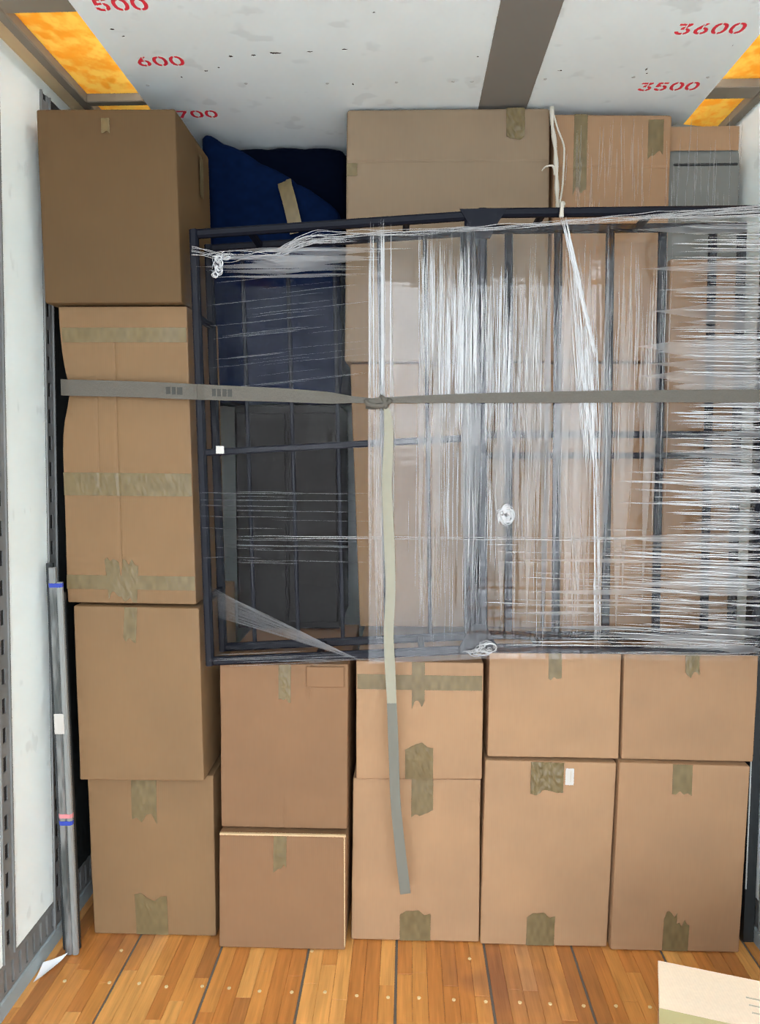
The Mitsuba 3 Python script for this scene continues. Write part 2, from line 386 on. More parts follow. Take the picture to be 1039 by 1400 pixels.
# ------------------------------------------------------------------ cartons
class Carton:
    def __init__(self, key, q, y0, depth, mat, seed, bulge=0.006, dent=0.003, r=0.006, creases=(), dents=(), yaw=0.0, lean=0.0, pinch=None):
        self.q, self.y0, self.depth, self.seed, self.bulge, self.dent, self.creases, self.dents, self.yaw, self.lean, self.pinch = np.array(q, float), y0, depth, seed, bulge, dent, creases, dents, yaw, lean, pinch
        q = self.q
        self.w = (q[1, 0] - q[0, 0] + q[2, 0] - q[3, 0]) / 2
        self.h = (q[0, 1] - q[3, 1] + q[1, 1] - q[2, 1]) / 2
        self.key = key
        dim = np.array([self.w, depth, self.h])
        def axis(L, n, extra=()):
            g = list(np.linspace(r, L - r, n)) + [0, r * 0.12, r * 0.4, L - r * 0.4, L - r * 0.12, L]
            for e in extra:
                g += [e * L + o for o in (-0.006, -0.002, 0, 0.002, 0.006)]
            return np.unique(np.round([v for v in g if 0 <= v <= L], 5))
        ax = [axis(self.w, 22, [c[1] for c in creases if c[0] == 's']), axis(depth, 10), axis(self.h, 22, [c[1] for c in creases if c[0] == 't'])]
        V, F, n = [], [], 0
        for a, b, c in ((0, 2, 1), (0, 1, 2), (1, 2, 0)):
            for end in (0, 1):
                u, v = np.meshgrid(ax[a], ax[b], indexing='ij')
                P = np.zeros(u.shape + (3,))
                P[..., a], P[..., b], P[..., c] = u, v, dim[c] * end
                f = grid_faces(*u.shape)
                e = np.cross(np.eye(3)[a], np.eye(3)[b])[c]
                if (e > 0) != (end == 1):
                    f = f[:, ::-1]
                V.append(P.reshape(-1, 3)); F.append(f + n); n += u.size
        P = np.vstack(V)
        m = trimesh.Trimesh(P, np.vstack(F), process=False)
        m.merge_vertices()
        P = np.array(m.vertices)
        inner = np.clip(P, r, dim - r)
        d = P - inner
        L = np.linalg.norm(d, axis=1, keepdims=True)
        P = np.where(L > 1e-9, inner + d / np.maximum(L, 1e-9) * r, P)
        m.vertices = self.warp(P / dim)
        scene[key + '__body'] = mikit.ply(m, mat, smooth=True)

    def warp(self, U):
        s, d, t = U[..., 0], U[..., 1], U[..., 2]
        q = self.q
        top = q[0] + (q[1] - q[0]) * s[..., None]
        bot = q[3] + (q[2] - q[3]) * s[..., None]
        xz = bot + (top - bot) * t[..., None]
        x, z = xz[..., 0], xz[..., 1]
        y = self.y0 + d * self.depth + self.lean * t
        hump = lambda a, b: 16 * a * (1 - a) * b * (1 - b)
        face = np.clip(1 - d * 6, 0, 1)
        P0 = np.stack([x, y, z], -1)
        nz = meshkit.fbm(P0 * 5 + self.seed * 3.7, 3, self.seed) - 0.5
        y = y - face * (self.bulge * hump(np.clip(s, 0, 1), np.clip(t, 0, 1)) + self.dent * 2 * nz)
        for c in self.creases:
            a, o = (s * self.w, t) if c[0] == 's' else (t * self.h, s)
            L = self.w if c[0] == 's' else self.h
            on = (o >= c[2]) & (o <= c[3])
            y = y + face * on * c[4] * np.exp(-((a - c[1] * L) / 0.0028) ** 2)
        for (ds, dt, rad, amp) in self.dents:
            rr = np.hypot((s - ds) * self.w, (t - dt) * self.h)
            y = y + face * amp * np.exp(-(rr / rad) ** 2) * (1 + 0.8 * np.sin(rr * 260 + 5 * s))
        ends = hump(np.clip(d, 0, 1), np.clip(t, 0, 1))
        x = x + np.where(s < 0.02, -1, np.where(s > 0.98, 1, 0)) * (self.bulge * 0.4 * ends + 0.003 * nz)
        if self.pinch:
            x = x + self.pinch[1] * np.clip(1 - s * 4, 0, 1) * np.exp(-np.abs((z - self.pinch[0]) / 0.10) ** 1.3) * np.clip(1.2 - d, 0, 1)
        if self.yaw:
            cx, cy = q[:, 0].mean(), self.y0 + self.depth / 2
            c_, s_ = math.cos(self.yaw), math.sin(self.yaw)
            x, y = cx + (x - cx) * c_ - (y - cy) * s_, cy + (x - cx) * s_ + (y - cy) * c_
        return np.stack([x, y, z], -1)

    def tape(self, s0, s1, t0, t1, ragged='', wrinkle=0.0006, slant=0.0, mat='packing_tape', seed=None, lift=0.0008):
        """A strip of tape on the front; t counts from the TOP here. ragged: which ends are torn ('b', 't')."""
        rs = np.random.RandomState(seed if seed is not None else int((s0 * 97 + t1 * 31 + self.seed) * 13) % 9973)
        nu, nv = max(8, int((s1 - s0) * self.w / 0.004)), max(8, int((t1 - t0) * self.h / 0.005))
        u, v = np.meshgrid(np.linspace(0, 1, nu), np.linspace(0, 1, nv), indexing='ij')
        jag = lambda: np.interp(np.linspace(0, 1, nu), np.linspace(0, 1, 6), rs.uniform(-1, 1, 6)) * 0.14
        jb, jt = (jag() if 'b' in ragged else np.zeros(nu)), (jag() if 't' in ragged else np.zeros(nu))
        tv = t0 + (t1 - t0) * (v * (1 + jb[:, None]) + (1 - v) * jt[:, None])
        sv = s0 + (s1 - s0) * (u + slant * v)
        t_up = np.clip(1 - tv - slant * 0, 0.004, 0.9985)
        P = self.warp(np.stack([np.clip(sv, 0.003, 0.997), np.zeros_like(sv), t_up], -1))
        w = meshkit.fbm(np.stack([P[..., 0] * 130, P[..., 2] * 38, P[..., 1] * 0 + self.seed], -1), 3, self.seed)
        off = lift + wrinkle * 2.2 * np.abs(w - 0.5) * 2 + wrinkle * 0.4
        P[..., 1] -= off
        return put(self.key + '__tape_strip', sheet(P), mat, True)

def carton(q, y0, depth, mat, seed, label, group, **k):
    key = thing('cardboard_carton', label, 'box', group)
    return Carton(key, q, y0, depth, mat, seed, **k)

GL, GB, GR = 'cartons of the left stack', 'cartons under the bed frame', 'cartons behind the bed frame'
# left stack, from the floor up
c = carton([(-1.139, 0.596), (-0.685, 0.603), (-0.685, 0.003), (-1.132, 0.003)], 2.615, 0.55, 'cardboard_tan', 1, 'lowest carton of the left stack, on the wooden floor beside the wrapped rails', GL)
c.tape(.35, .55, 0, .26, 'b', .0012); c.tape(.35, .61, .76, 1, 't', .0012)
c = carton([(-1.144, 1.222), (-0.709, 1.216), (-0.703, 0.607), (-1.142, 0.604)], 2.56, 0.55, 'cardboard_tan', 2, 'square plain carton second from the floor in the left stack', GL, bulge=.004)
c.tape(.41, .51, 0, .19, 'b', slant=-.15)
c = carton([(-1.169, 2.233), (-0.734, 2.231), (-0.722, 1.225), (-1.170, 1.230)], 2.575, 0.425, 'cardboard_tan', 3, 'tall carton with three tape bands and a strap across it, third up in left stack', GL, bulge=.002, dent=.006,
           creases=(('s', .43, .12, .88, .004), ('s', .28, .4, .75, .0025)), dents=((0.02, .70, .05, .012),), pinch=(1.955, .026))
c.tape(.02, .99, .07, .118, wrinkle=.0004); c.tape(.0, .995, .553, .63, '', .0011); c.tape(.0, .995, .903, .951, '', .0004)
c.tape(.30, .41, .85, .97, 'bt', .0012, slant=.25); c.tape(.44, .56, .85, .99, 'bt', .0012, slant=-.15)
c = carton([(-1.206, 2.855), (-0.750, 2.850), (-0.742, 2.236), (-1.200, 2.238)], 2.545, 0.42, 'cardboard_shaded', 4, 'large plain carton on top of the left stack, just under the roof panel', GL, bulge=.004, r=.008)
c.tape(.47, .53, .05, .12, 'b', .003)
P = np.zeros((10, 8, 3))
P[..., 0] = -0.7415
P[..., 1] = 2.80 + np.linspace(0, .05, 8)[None]
P[..., 2] = np.linspace(2.80, 2.66, 10)[:, None] + 0.006 * np.sin(np.arange(8) * 2.1)[None]
put(c.key + '__tape_strip', sheet(P), 'packing_tape', True)

# the four columns under the bed frame
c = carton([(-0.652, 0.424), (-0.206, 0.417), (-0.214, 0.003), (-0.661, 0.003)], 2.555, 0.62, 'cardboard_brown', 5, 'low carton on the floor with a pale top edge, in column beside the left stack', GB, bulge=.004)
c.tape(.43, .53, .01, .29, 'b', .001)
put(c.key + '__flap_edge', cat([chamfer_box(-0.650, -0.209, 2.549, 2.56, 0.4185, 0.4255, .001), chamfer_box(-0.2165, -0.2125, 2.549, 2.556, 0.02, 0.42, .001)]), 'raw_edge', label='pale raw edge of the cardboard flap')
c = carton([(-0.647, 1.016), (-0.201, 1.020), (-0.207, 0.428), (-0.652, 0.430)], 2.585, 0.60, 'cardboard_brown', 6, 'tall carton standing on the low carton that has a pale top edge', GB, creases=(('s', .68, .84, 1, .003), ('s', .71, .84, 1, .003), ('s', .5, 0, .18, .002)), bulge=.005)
c.tape(.46, .555, .0, .205, 'b', .0016)
put(c.key + '__flap_fold', chamfer_box(-0.345, -0.215, 2.5765, 2.582, 0.94, 1.012, .002), 'cardboard_brown')
c = carton([(-0.188, 0.602), (0.260, 0.605), (0.261, 0.003), (-0.197, 0.003)], 2.615, 0.56, 'cardboard_warm', 7, 'carton on the floor behind the dangling end of the strap', GB, bulge=.007)
c.tape(.46, .63, 0, .21, 'b', .0012); c.tape(.38, .62, .81, 1, 't', .0012)
c = carton([(-0.175, 1.030), (0.264, 1.026), (0.263, 0.612), (-0.176, 0.608)], 2.595, 0.56, 'cardboard_warm', 8, 'carton with a dark horizontal tape band behind the hanging strap', GB)
c.tape(.01, .99, .11, .235, wrinkle=.0005); c.tape(.44, .54, .0, .35, 'b', .0006, lift=.0022); c.tape(.39, .61, .70, 1, 't', .0016)
c = carton([(0.274, 0.678), (0.727, 0.674), (0.710, 0.003), (0.264, 0.003)], 2.605, 0.57, 'cardboard_warm', 9, 'carton on the floor with crumpled shiny tape and a small white sticker', GB, bulge=.007, dents=((.08, .58, .022, .006), (.82, .56, .02, .004), (.9, .3, .1, .003)))
c.tape(.35, .60, 0, .16, 'b', .0045); c.tape(.36, .58, .82, 1, 't', .0016)
put(c.key + '__sticker', c_s := sheet(c.warp(np.stack(np.meshgrid(np.linspace(.615, .68, 4), [0.0], np.linspace(.88, .967, 5), indexing='ij'), -1)[:, 0]) - [0, .0012, 0]), 'sticker_white', label='small white sticker')
for i, (a, b) in enumerate(((.895, .955),)):
    put(c.key + '__sticker_print', sheet(c.warp(np.stack(np.meshgrid(np.linspace(.653, .659, 2), [0.0], np.linspace(a, b, 4), indexing='ij'), -1)[:, 0]) - [0, .0016, 0]), 'ink_grey')
c = carton([(0.285, 1.070), (0.737, 1.069), (0.737, 0.684), (0.282, 0.686)], 2.615, 0.56, 'cardboard_warm', 10, 'carton standing on the one with the small white sticker', GB, dents=((.6, .06, .1, .003),))
c.tape(.45, .55, .0, .24, 'b', .0006)
c = carton([(0.733, 0.683), (1.176, 0.676), (1.163, 0.003), (0.718, 0.003)], 2.59, 0.58, 'cardboard_pink', 11, 'tall carton on the floor at the right, beside the right wall post', GB, bulge=.008)
c.tape(.41, .56, 0, .15, 'b', .0004); c.tape(.40, .5, .80, 1, 't', .0004); c.tape(.5, .6, .84, 1, 't', .0004)
c = carton([(0.744, 1.066), (1.198, 1.064), (1.194, 0.682), (0.744, 0.686)], 2.61, 0.56, 'cardboard_pink', 12, 'carton at the right end directly under the bed frame, above the tall one', GB)
c.tape(.455, .56, .0, .2, 'b', .0035)

# behind the bed frame
c = carton([(-0.215, 2.075), (0.515, 2.075), (0.510, 1.078), (-0.180, 1.078)], 2.90, 0.5, 'cardboard_tan', 13, 'big carton seen through the film behind the middle of the bed frame', GR, bulge=.006)
c = carton([(-0.224, 2.990), (0.512, 2.985), (0.518, 2.080), (-0.236, 2.080)], 2.90, 0.5, 'cardboard_cool_lit', 14, 'wide carton touching the ceiling under the grey seam strip', GR, creases=(('t', .795, 0, 1, .003),), bulge=.008, r=.012)
c.tape(.785, .875, .0, .125, 'b', .0035); c.tape(.0, .055, .21, .26, '', .0006)
c = carton([(0.527, 2.965), (0.948, 2.955), (0.945, 2.080), (0.524, 2.080)], 2.905, 0.5, 'cardboard_pink', 15, 'film-wrapped carton under the ceiling, right of the white rope', GR, creases=(('t', .79, 0, 1, .003),), bulge=.005, r=.01)
c.tape(.17, .285, .0, .30, 'b', .0005); c.tape(.80, .93, .02, .16, 'b', .0005)
c = carton([(0.527, 2.072), (0.948, 2.072), (0.945, 1.078), (0.524, 1.078)], 2.905, 0.5, 'cardboard_pink', 16, 'carton seen through the right part of the bed frame, below the film-wrapped one', GR, bulge=.005)

c = carton([(0.955, 2.448), (1.215, 2.448), (1.213, 1.078), (0.955, 1.078)], 2.90, 0.5, 'cardboard_pink', 17, 'narrow carton against the right wall, under the grey covered panel', GR, bulge=.004)
# grey padded cover at the right, rounded at its upper corner
from shapely.geometry import Polygon, box as sbox
a = np.linspace(0, np.pi / 2, 10)
pts = [(0.955, 2.452), (1.215, 2.452)] + [(1.215 - 0.10 + 0.10 * math.cos(t), 2.80 + 0.13 * math.sin(t)) for t in a] + [(0.99, 2.945), (0.955, 2.935)]
m = trimesh.creation.extrude_polygon(Polygon(pts).buffer(-.01).buffer(.01), 0.40, engine='earcut')
m.apply_transform(trimesh.transformations.rotation_matrix(math.pi / 2, (1, 0, 0)))
m.apply_translation((0, 3.36, 0))
k = thing('padded_panel', 'grey covered panel with a rounded top corner beside the right wall', 'padded panel')
put(k + '__cover', m, 'cover_grey', 35)
put(k + '__seam_band', chamfer_box(0.975, 1.208, 2.9545, 2.962, 2.795, 2.803, .002), 'dark_steel')
P = np.zeros((40, 20, 3))
u, v = np.meshgrid(np.linspace(0.956, 1.205, 40), np.linspace(2.845, 2.93, 20), indexing='ij')
P[..., 0], P[..., 2] = u, v
P[..., 1] = 2.955 - 0.004 - 0.006 * meshkit.fbm(np.stack([u * 45, v * 14, u * 0], -1), 3, 5)
put(k + '__paper_sleeve', sheet(P), 'cardboard_warm', True, label='crinkled brown paper round the top of the panel')

# added dark infill for the shade, and blanket bundles, in the left recess
k = thing('dark_infill', 'dark brown cabinet added for the shade behind the left half of the bed frame', 'infill')
put(k + '__body', chamfer_box(-0.69, -0.27, 3.06, 3.5, 1.03, 1.93, .006), 'infill_shade')
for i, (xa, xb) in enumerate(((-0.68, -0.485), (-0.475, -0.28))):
    d = put(k + '__front_panel', chamfer_box(xa, xb, 3.042, 3.06, 1.06, 1.90, .004), 'infill_shade')

def soft_block(x0, x1, y0, y1, zt_left, zt_right, z0, seed, quilt=0.012):
    """A padded bundle: rounded block with a sloping top and quilted bulges."""
    m = trimesh.creation.box((1, 1, 1))
    for _ in range(5):
        m = m.subdivide()
    p = np.array(m.vertices) + 0.5
    dim = np.array([x1 - x0, y1 - y0, 1.0 * (max(zt_left, zt_right) - z0)])
    q = p * dim
    r = 0.05
    inn = np.clip(q, r, dim - r)
    d = q - inn
    L = np.linalg.norm(d, axis=1, keepdims=True)
    q = np.where(L > 1e-9, inn + d / np.maximum(L, 1e-9) * r, q)
    n = np.where(L > 1e-9, d / np.maximum(L, 1e-9), 0)
    zt = zt_left + (zt_right - zt_left) * q[:, 0] / dim[0]
    w = np.stack([x0 + q[:, 0], y0 + q[:, 1], z0 + q[:, 2] / dim[2] * (zt - z0)], 1)
    bump = np.abs(np.sin(w[:, 0] * 22)) ** .4 * np.abs(np.sin(w[:, 2] * 22)) ** .4 * quilt + 0.03 * (meshkit.fbm(w * 5, 3, seed) - .5)
    w = w + n * (bump[:, None] - quilt)
    m.vertices = w
    return m
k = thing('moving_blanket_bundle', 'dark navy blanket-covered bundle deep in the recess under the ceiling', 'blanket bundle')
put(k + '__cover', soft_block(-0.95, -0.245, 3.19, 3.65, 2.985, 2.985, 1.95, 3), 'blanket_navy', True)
k = thing('moving_blanket_bundle', 'blue blanket bundle with sloping top and a strip of tape, beside top left carton', 'blanket bundle')
put(k + '__cover', soft_block(-0.80, -0.26, 3.02, 3.17, 2.99, 2.69, 1.94, 4), 'blanket_blue', True)
put(k + '__tape_strip', ribbon([(-0.475, 3.026, 2.785), (-0.468, 2.999, 2.755), (-0.452, 2.996, 2.70), (-0.438, 2.996, 2.64), (-0.425, 2.998, 2.58)], [(0.026, 0, 0.006)] * 5, .001), 'packing_tape', True, label='strip of brown tape')

# ------------------------------------------------------------------ the black folding bed frame, two halves hinged in the middle
bed = thing('folding_bed_frame', 'black steel folding bed frame standing on edge on the cartons, wrapped in clear film', 'bed frame')
YA, YB = 2.553, 2.74
def half(xl, xr, zb, zt, slope, leanv, pivot, slats, slat_w, mid_front, mid_rear, conn):
    # the half sags at its outer end: rails slope, posts lean
    R = np.eye(4)
    R[2, 0], R[2, 3] = slope, -slope * pivot[0]
    R[0, 2], R[0, 3] = leanv, -leanv * pivot[2]
    def p(name, m, mat='bed_steel'):
        m.apply_transform(R)
        put(f'{bed}__{name}', m, mat, 25)
    w = 0.028
    for Y, ins in ((YA, 0.0), (YB, 0.0)):
        for x in (xl, xr):
            p('post', bar((x, Y, zb - w / 2), (x, Y, zt + w / 2), w))
        for z in (zb, zt):
            p('rail', bar((xl + w / 2, Y, z), (xr - w / 2, Y, z), w))
    for x in slats:
        p('slat', bar((x, YB - 0.0, zb + w / 2), (x, YB, zt - w / 2), slat_w, 0.014))
    for z, Y, h in ((mid_front, YA + .002, 0.023), (mid_rear, YB - .018, 0.022)):
        if z:
            p('cross_bar', bar((xl + w / 2, Y, z), (xr - w / 2, Y, z), h, 0.02))
    for x, z in conn:
        p('connector', bar((x, YA + w / 2, z), (x, YB - w / 2, z), 0.022))
h1 = 1.425
half(-0.672, 0.222, 1.085, 2.507, 0.055, -0.019, (0.235, 2.65, 1.085), (-0.555, -0.395, -0.232, -0.075, 0.085), 0.014, 1.795, None,
     ((-0.49, 2.507), (0.02, 2.507), (-0.30, 1.085), (0.05, 1.085), (-0.672, 2.24), (-0.672, 1.3)))
half(0.256, 1.158, 1.089, 2.514, 0.0, -0.012, (0.256, 2.65, 1.085), (0.365, 0.535, 0.712, 0.890, 1.06), 0.028, 1.805, 1.735,
     ((0.45, 2.514), (0.80, 2.514), (0.45, 1.089), (0.72, 1.089), (1.158, 1.36)))
from shapely.geometry import Polygon
for z, s in ((2.505, -1), (1.1, 1)):
    m = trimesh.creation.extrude_polygon(Polygon([(0.165, z + .018 * -s), (0.315, z + .018 * -s), (0.285, z + .03 * s), (0.262, z + .075 * s), (0.218, z + .075 * s), (0.195, z + .03 * s)]), 0.006, engine='earcut')
    m.apply_transform(trimesh.transformations.rotation_matrix(math.pi / 2, (1, 0, 0)))
    m.apply_translation((0, YA - 0.014, 0))
    put(f'{bed}__hinge_plate', m, 'bed_steel')
put(f'{bed}__paper_tag', chamfer_box(-0.635, -0.608, YA - .017, YA - .014, 1.742, 1.768, .0005), 'sticker_white', label='small white tag on the cross bar')

# ------------------------------------------------------------------ stretch film
film = thing('stretch_film', 'clear stretch film wrapped around the black bed frame, with pleats coloured pale for its sheen', 'plastic film')
def zlow(x):   # the lower edge follows the tilted left half
    return np.where(x < 0.235, 1.060 + (x - 0.235) * 0.055, 1.062)
def ztop(x):
    return np.interp(x, [-0.72, -0.60, -0.42, -0.36, -0.30, -0.23, -0.1, 0.235, 0.5, 0.85, 1.15, 1.25], [2.400, 2.385, 2.390, 2.425, 2.44, 2.442, 2.446, 2.458, 2.475, 2.50, 2.522, 2.528])
xs = np.unique(np.concatenate([np.linspace(-0.725, 0.0, 160), np.linspace(0.0, 0.65, 330), np.linspace(.65, 1.235, 200)]))
zs = np.linspace(0, 1, 240)
X, Vv = np.meshgrid(xs, zs, indexing='ij')
Z = zlow(X) + (ztop(X) - zlow(X)) * Vv
vert = np.clip(1 - np.abs(X - 0.32) / 0.36, 0, 1) ** .5
horz = np.clip((X - 0.78) / 0.1, 0, 1)
low = np.clip((1.5 - Z) / 0.1, 0, 1) * (X > 0.2)
nv = meshkit.fbm(np.stack([X * 70, Z * 3.0, X * 0], -1), 3, 11) - .5
nh = meshkit.fbm(np.stack([X * 3.0, Z * 75, X * 0], -1), 3, 12) - .5
base = meshkit.fbm(np.stack([X * 4, Z * 4, X * 0], -1), 3, 13) - .5
Yf = 2.5275 + 0.006 * base + vert * 0.0065 * nv + (0.10 + horz * .9 + .6 * low) * 0.006 * nh
Yf = np.minimum(Yf, 2.534)
P = np.stack([X, Yf, Z], -1)
put(f'{film}__front_sheet', sheet(P), 'film_clear', True)
m2 = X[:, 0] > -0.13
P2 = P[m2].copy()
P2[..., 1] = np.minimum(2.5222 + 0.005 * (meshkit.fbm(np.stack([X[m2] * 5 + 9, Z[m2] * 4, X[m2] * 0], -1), 3, 14) - .5) + (vert * 0.006 * nv)[m2] + ((0.08 + horz * .9 + .6 * low) * 0.006 * nh)[m2], P[m2][..., 1] - .0015)
put(f'{film}__second_wrap', sheet(P2), 'film_doubled', True)
ys = np.linspace(2.5275, 2.77, 30)
zz = np.linspace(1.0, 2.40, 60)
Pm = np.zeros((60, 30, 3))
Pm[..., 1], Pm[..., 2] = ys[None], zz[:, None]
Pm[..., 0] = -0.725 + (2.4 - zz[:, None]) * 0.03 + 0.004 * (meshkit.fbm(np.stack([Pm[..., 1] * 9, Pm[..., 2] * 12, Pm[..., 1] * 0], -1), 3, 3) - .5)
put(f'{film}__side_sheet', sheet(Pm), 'film_clear', True)

# overlapping folds: narrow film bands that paint the reflected haze, upright in the middle, level at the right
rf = np.random.RandomState(9)
def fold(kind, a, b, c, half_w, y):
    n = 14
    t = np.linspace(0, 1, n)
    k = rf.uniform(0, 99)
    dev = .006 * (meshkit.fbm(np.stack([t * 3, t * 0 + k, t * 0], -1), 2, 3) - .5)
    hw = half_w * np.clip(np.minimum(t, 1 - t) * 2.6, .02, 1) ** 1.2 * (.7 + .6 * meshkit.fbm(np.stack([t * 5, t * 0 + k + 9, t * 0], -1), 2, 4))
    P = np.zeros((n, 2, 3))
    P[..., 1] = y
    for q, sgn in ((0, -1), (1, 1)):
        along, across = a + (b - a) * t, c + dev + sgn * hw
        P[:, q, 0], P[:, q, 2] = (across, along) if kind == 'v' else (along, across)
    return sheet(P)
up, lev = [], []
def upright(n, xa, xb, za, zb, skew=0.0):
    for i in range(n):
        L = rf.uniform(.25, .9) * (zb - za)
        z0 = rf.uniform(za, zb - L)
        x = rf.uniform(xa, xb)
        up.append(fold('v', z0, z0 + L, x, rf.choice([.0025, .004, .008]) * rf.uniform(.6, 1.3), 2.5195 - .0001 * (len(up) % 40)))
upright(12, .035, .11, 1.09, 2.49); upright(24, .10, .23, 1.5, 2.49); upright(14, .23, .34, 1.5, 2.47); upright(12, .33, .46, 1.4, 2.47); upright(16, .48, .62, 1.09, 2.44); upright(10, .62, .84, 1.3, 2.46); upright(12, -.125, -.045, 1.1, 2.49)
def level(n, xa, xb, za, zb):
    for i in range(n):
        L = rf.uniform(.35, .98) * (xb - xa)
        x0 = rf.uniform(xa, xb - L)
        lev.append(fold('h', x0, x0 + L, rf.uniform(za, zb), rf.choice([.0025, .005, .012]) * rf.uniform(.6, 1.3), 2.5148 - .0001 * (len(lev) % 30)))
level(74, .82, 1.235, 1.10, 2.49); level(22, .84, 1.235, 1.45, 2.10); level(24, .60, 1.235, 1.08, 1.50); level(10, .26, 1.235, 1.08, 1.5)
for i in range(26):
    x0 = rf.uniform(-.69, -.45)
    lev.append(fold('h', x0, x0 + rf.uniform(.2, .55), 2.36 + rf.uniform(-.05, .04) + .08 * max(0, x0 + .5), rf.choice([.003, .006, .010]), 2.5148 - .0001 * i))
for i in range(14):
    z0 = rf.uniform(1.09, 1.5)
    up.append(fold('v', z0, rf.uniform(2.1, 2.48), rf.uniform(.15, .86), rf.uniform(.010, .026), 2.5195 - .0001 * (i % 40)))
for i in range(12):
    lev.append(fold('h', rf.uniform(.70, .86), 1.238, rf.uniform(1.12, 2.46), rf.uniform(.012, .030), 2.5148 - .0001 * (i % 30)))
put(f'{film}__upright_haze_folds', cat(up), 'film_haze', kind='stuff', label='upright film folds, milky in place of reflected haze')
put(f'{film}__level_haze_folds', cat(lev), 'film_haze', kind='stuff', label='level film folds, milky in place of reflected haze')

strands = {'v': [], 'h': []}
rs = np.random.RandomState(5)
def strand(kind, p0, p1, r, wob=0.003, n=None, y=2.515, fade=True):
    p0, p1 = np.array(p0, float), np.array(p1, float)
    L = np.linalg.norm(p1 - p0)
    n = n or max(6, int(L / 0.035))
    t = np.linspace(0, 1, n)
    q = p0[None] + (p1 - p0)[None] * t[:, None]
    k = rs.uniform(0, 99)
    dev = (meshkit.fbm(np.stack([t * L * 9, t * 0 + k, t * 0], -1), 3, 1) - .5) * 2 * wob
    pts = np.stack([q[:, 0] + (dev if kind == 'v' else 0), np.full(n, y), q[:, 1] + (dev if kind == 'h' else 0)], 1)
    rad = r * (0.35 + 1.0 * meshkit.fbm(np.stack([t * L * 14, t * 0 + k + 50, t * 0], -1), 2, 2))
    if fade:
        rad = rad * np.clip(np.minimum(t, 1 - t) * 8, 0.08, 1)
    strands[kind].append(tube(pts, rad, 4))

def vcluster(xa, xb, za, zb, count, r, skew=0.0, lens=(0.2, 0.6), wob=.003):
    for _ in range(int(count * (1.0 if zb > 1.95 else .45))):
        L = rs.uniform(*lens) * (zb - za)
        z0 = rs.uniform(za, zb - L)
        x = rs.uniform(xa, xb)
        f0, f1 = (z0 - za) / (zb - za), (z0 + L - za) / (zb - za)
        strand('v', (x + skew * (1 - f0), z0), (x + skew * (1 - f1), z0 + L), r * .75 * rs.uniform(.4, 1.5), wob)
# gathered band beside the knot, full height
vcluster(-0.125, -0.045, 1.08, 2.49, 12, .0010, lens=(.5, .95), wob=.003)
for xc in (-.121, -.112, -.084, -.080, -.055):
    vcluster(xc - .002, xc + .002, 1.90, 2.495, 3, .0019, lens=(.7, .98), wob=.002)
    vcluster(xc - .003, xc + .003, 1.10, 1.95, 2, .0010, lens=(.5, .9), wob=.002)
# pale pleats across the middle, in place of sheen streaks
vcluster(0.035, 0.11, 1.85, 2.45, 55, .0014)
vcluster(0.035, 0.11, 1.10, 1.9, 30, .0009)
vcluster(0.10, 0.225, 1.80, 2.42, 130, .0015)
vcluster(0.10, 0.225, 1.10, 1.85, 75, .0010)
vcluster(0.235, 0.33, 1.75, 2.35, 75, .0015)
vcluster(0.235, 0.33, 1.30, 1.8, 40, .0011)
vcluster(0.34, 0.43, 1.78, 2.35, 45, .0012)
vcluster(0.36, 0.50, 1.45, 1.80, 35, .0009)
vcluster(0.49, 0.54, 1.65, 2.45, 45, .0015, skew=.08)
vcluster(0.50, 0.56, 1.12, 1.70, 30, .0011, skew=.05)
vcluster(0.54, 0.60, 1.7, 2.2, 50, .0014, skew=.03)
vcluster(0.62, 0.69, 1.6, 2.35, 25, .0008)
vcluster(0.70, 0.82, 1.75, 2.4, 40, .0008)
vcluster(0.0, 0.65, 1.09, 2.44, 60, .0008, lens=(.1, .4))
for i in range(9):
    strand('v', (0.49 + rs.uniform(-.008, .008), 2.49), (0.598 + rs.uniform(-.01, .01), 2.05), .0022, .004)
    strand('v', (0.598 + rs.uniform(-.012, .012), 2.08), (0.63 + rs.uniform(-.012, .012), 1.10), .0013, .004)

def hcluster(xa, xb, za, zb, count, r, lens=(.3, .9), slope=0.0, wob=.003):
    for _ in range(int(count * .7)):
        L = rs.uniform(*lens) * (xb - xa)
        x0 = rs.uniform(xa, xb - L)
        z = rs.uniform(za, zb)
        strand('h', (x0, z), (x0 + L, z + slope * L), r * rs.uniform(.5, 1.5), wob, y=2.511)
for za, zb, n, r in ((2.30, 2.45, 26, .0014), (2.18, 2.30, 16, .0011), (2.10, 2.18, 16, .0014), (1.93, 2.10, 34, .0016), (1.86, 1.95, 22, .0019), (1.76, 1.86, 24, .0016), (1.60, 1.72, 30, .0019), (1.46, 1.62, 34, .0019), (1.30, 1.46, 24, .0016)):
    hcluster(0.83, 1.23, za, zb, n, r, slope=-.02)
hcluster(0.84, 1.235, 1.10, 2.48, 300, .0007, lens=(.12, .8), slope=-.02, wob=.002)
hcluster(0.66, 1.23, 1.55, 1.72, 26, .0012, slope=-.03)
hcluster(0.60, 1.23, 1.12, 1.45, 70, .0014, lens=(.15, .7), slope=-.05)
hcluster(0.24, 1.0, 1.12, 1.52, 40, .0009, lens=(.15, .6), slope=-.02)
hcluster(0.24, 1.23, 1.085, 1.14, 18, .0009, lens=(.15, .6))
hcluster(-0.70, 1.2, 1.46, 1.475, 5, .0009, lens=(.5, .95))
kept = strands['h']
strands['h'] = []
hcluster(-0.70, -0.10, 1.38, 1.62, 26, .0009, lens=(.3, .9), slope=-.01)
hcluster(-0.66, -0.10, 1.95, 2.30, 34, .0007, lens=(.3, .8), slope=.10)
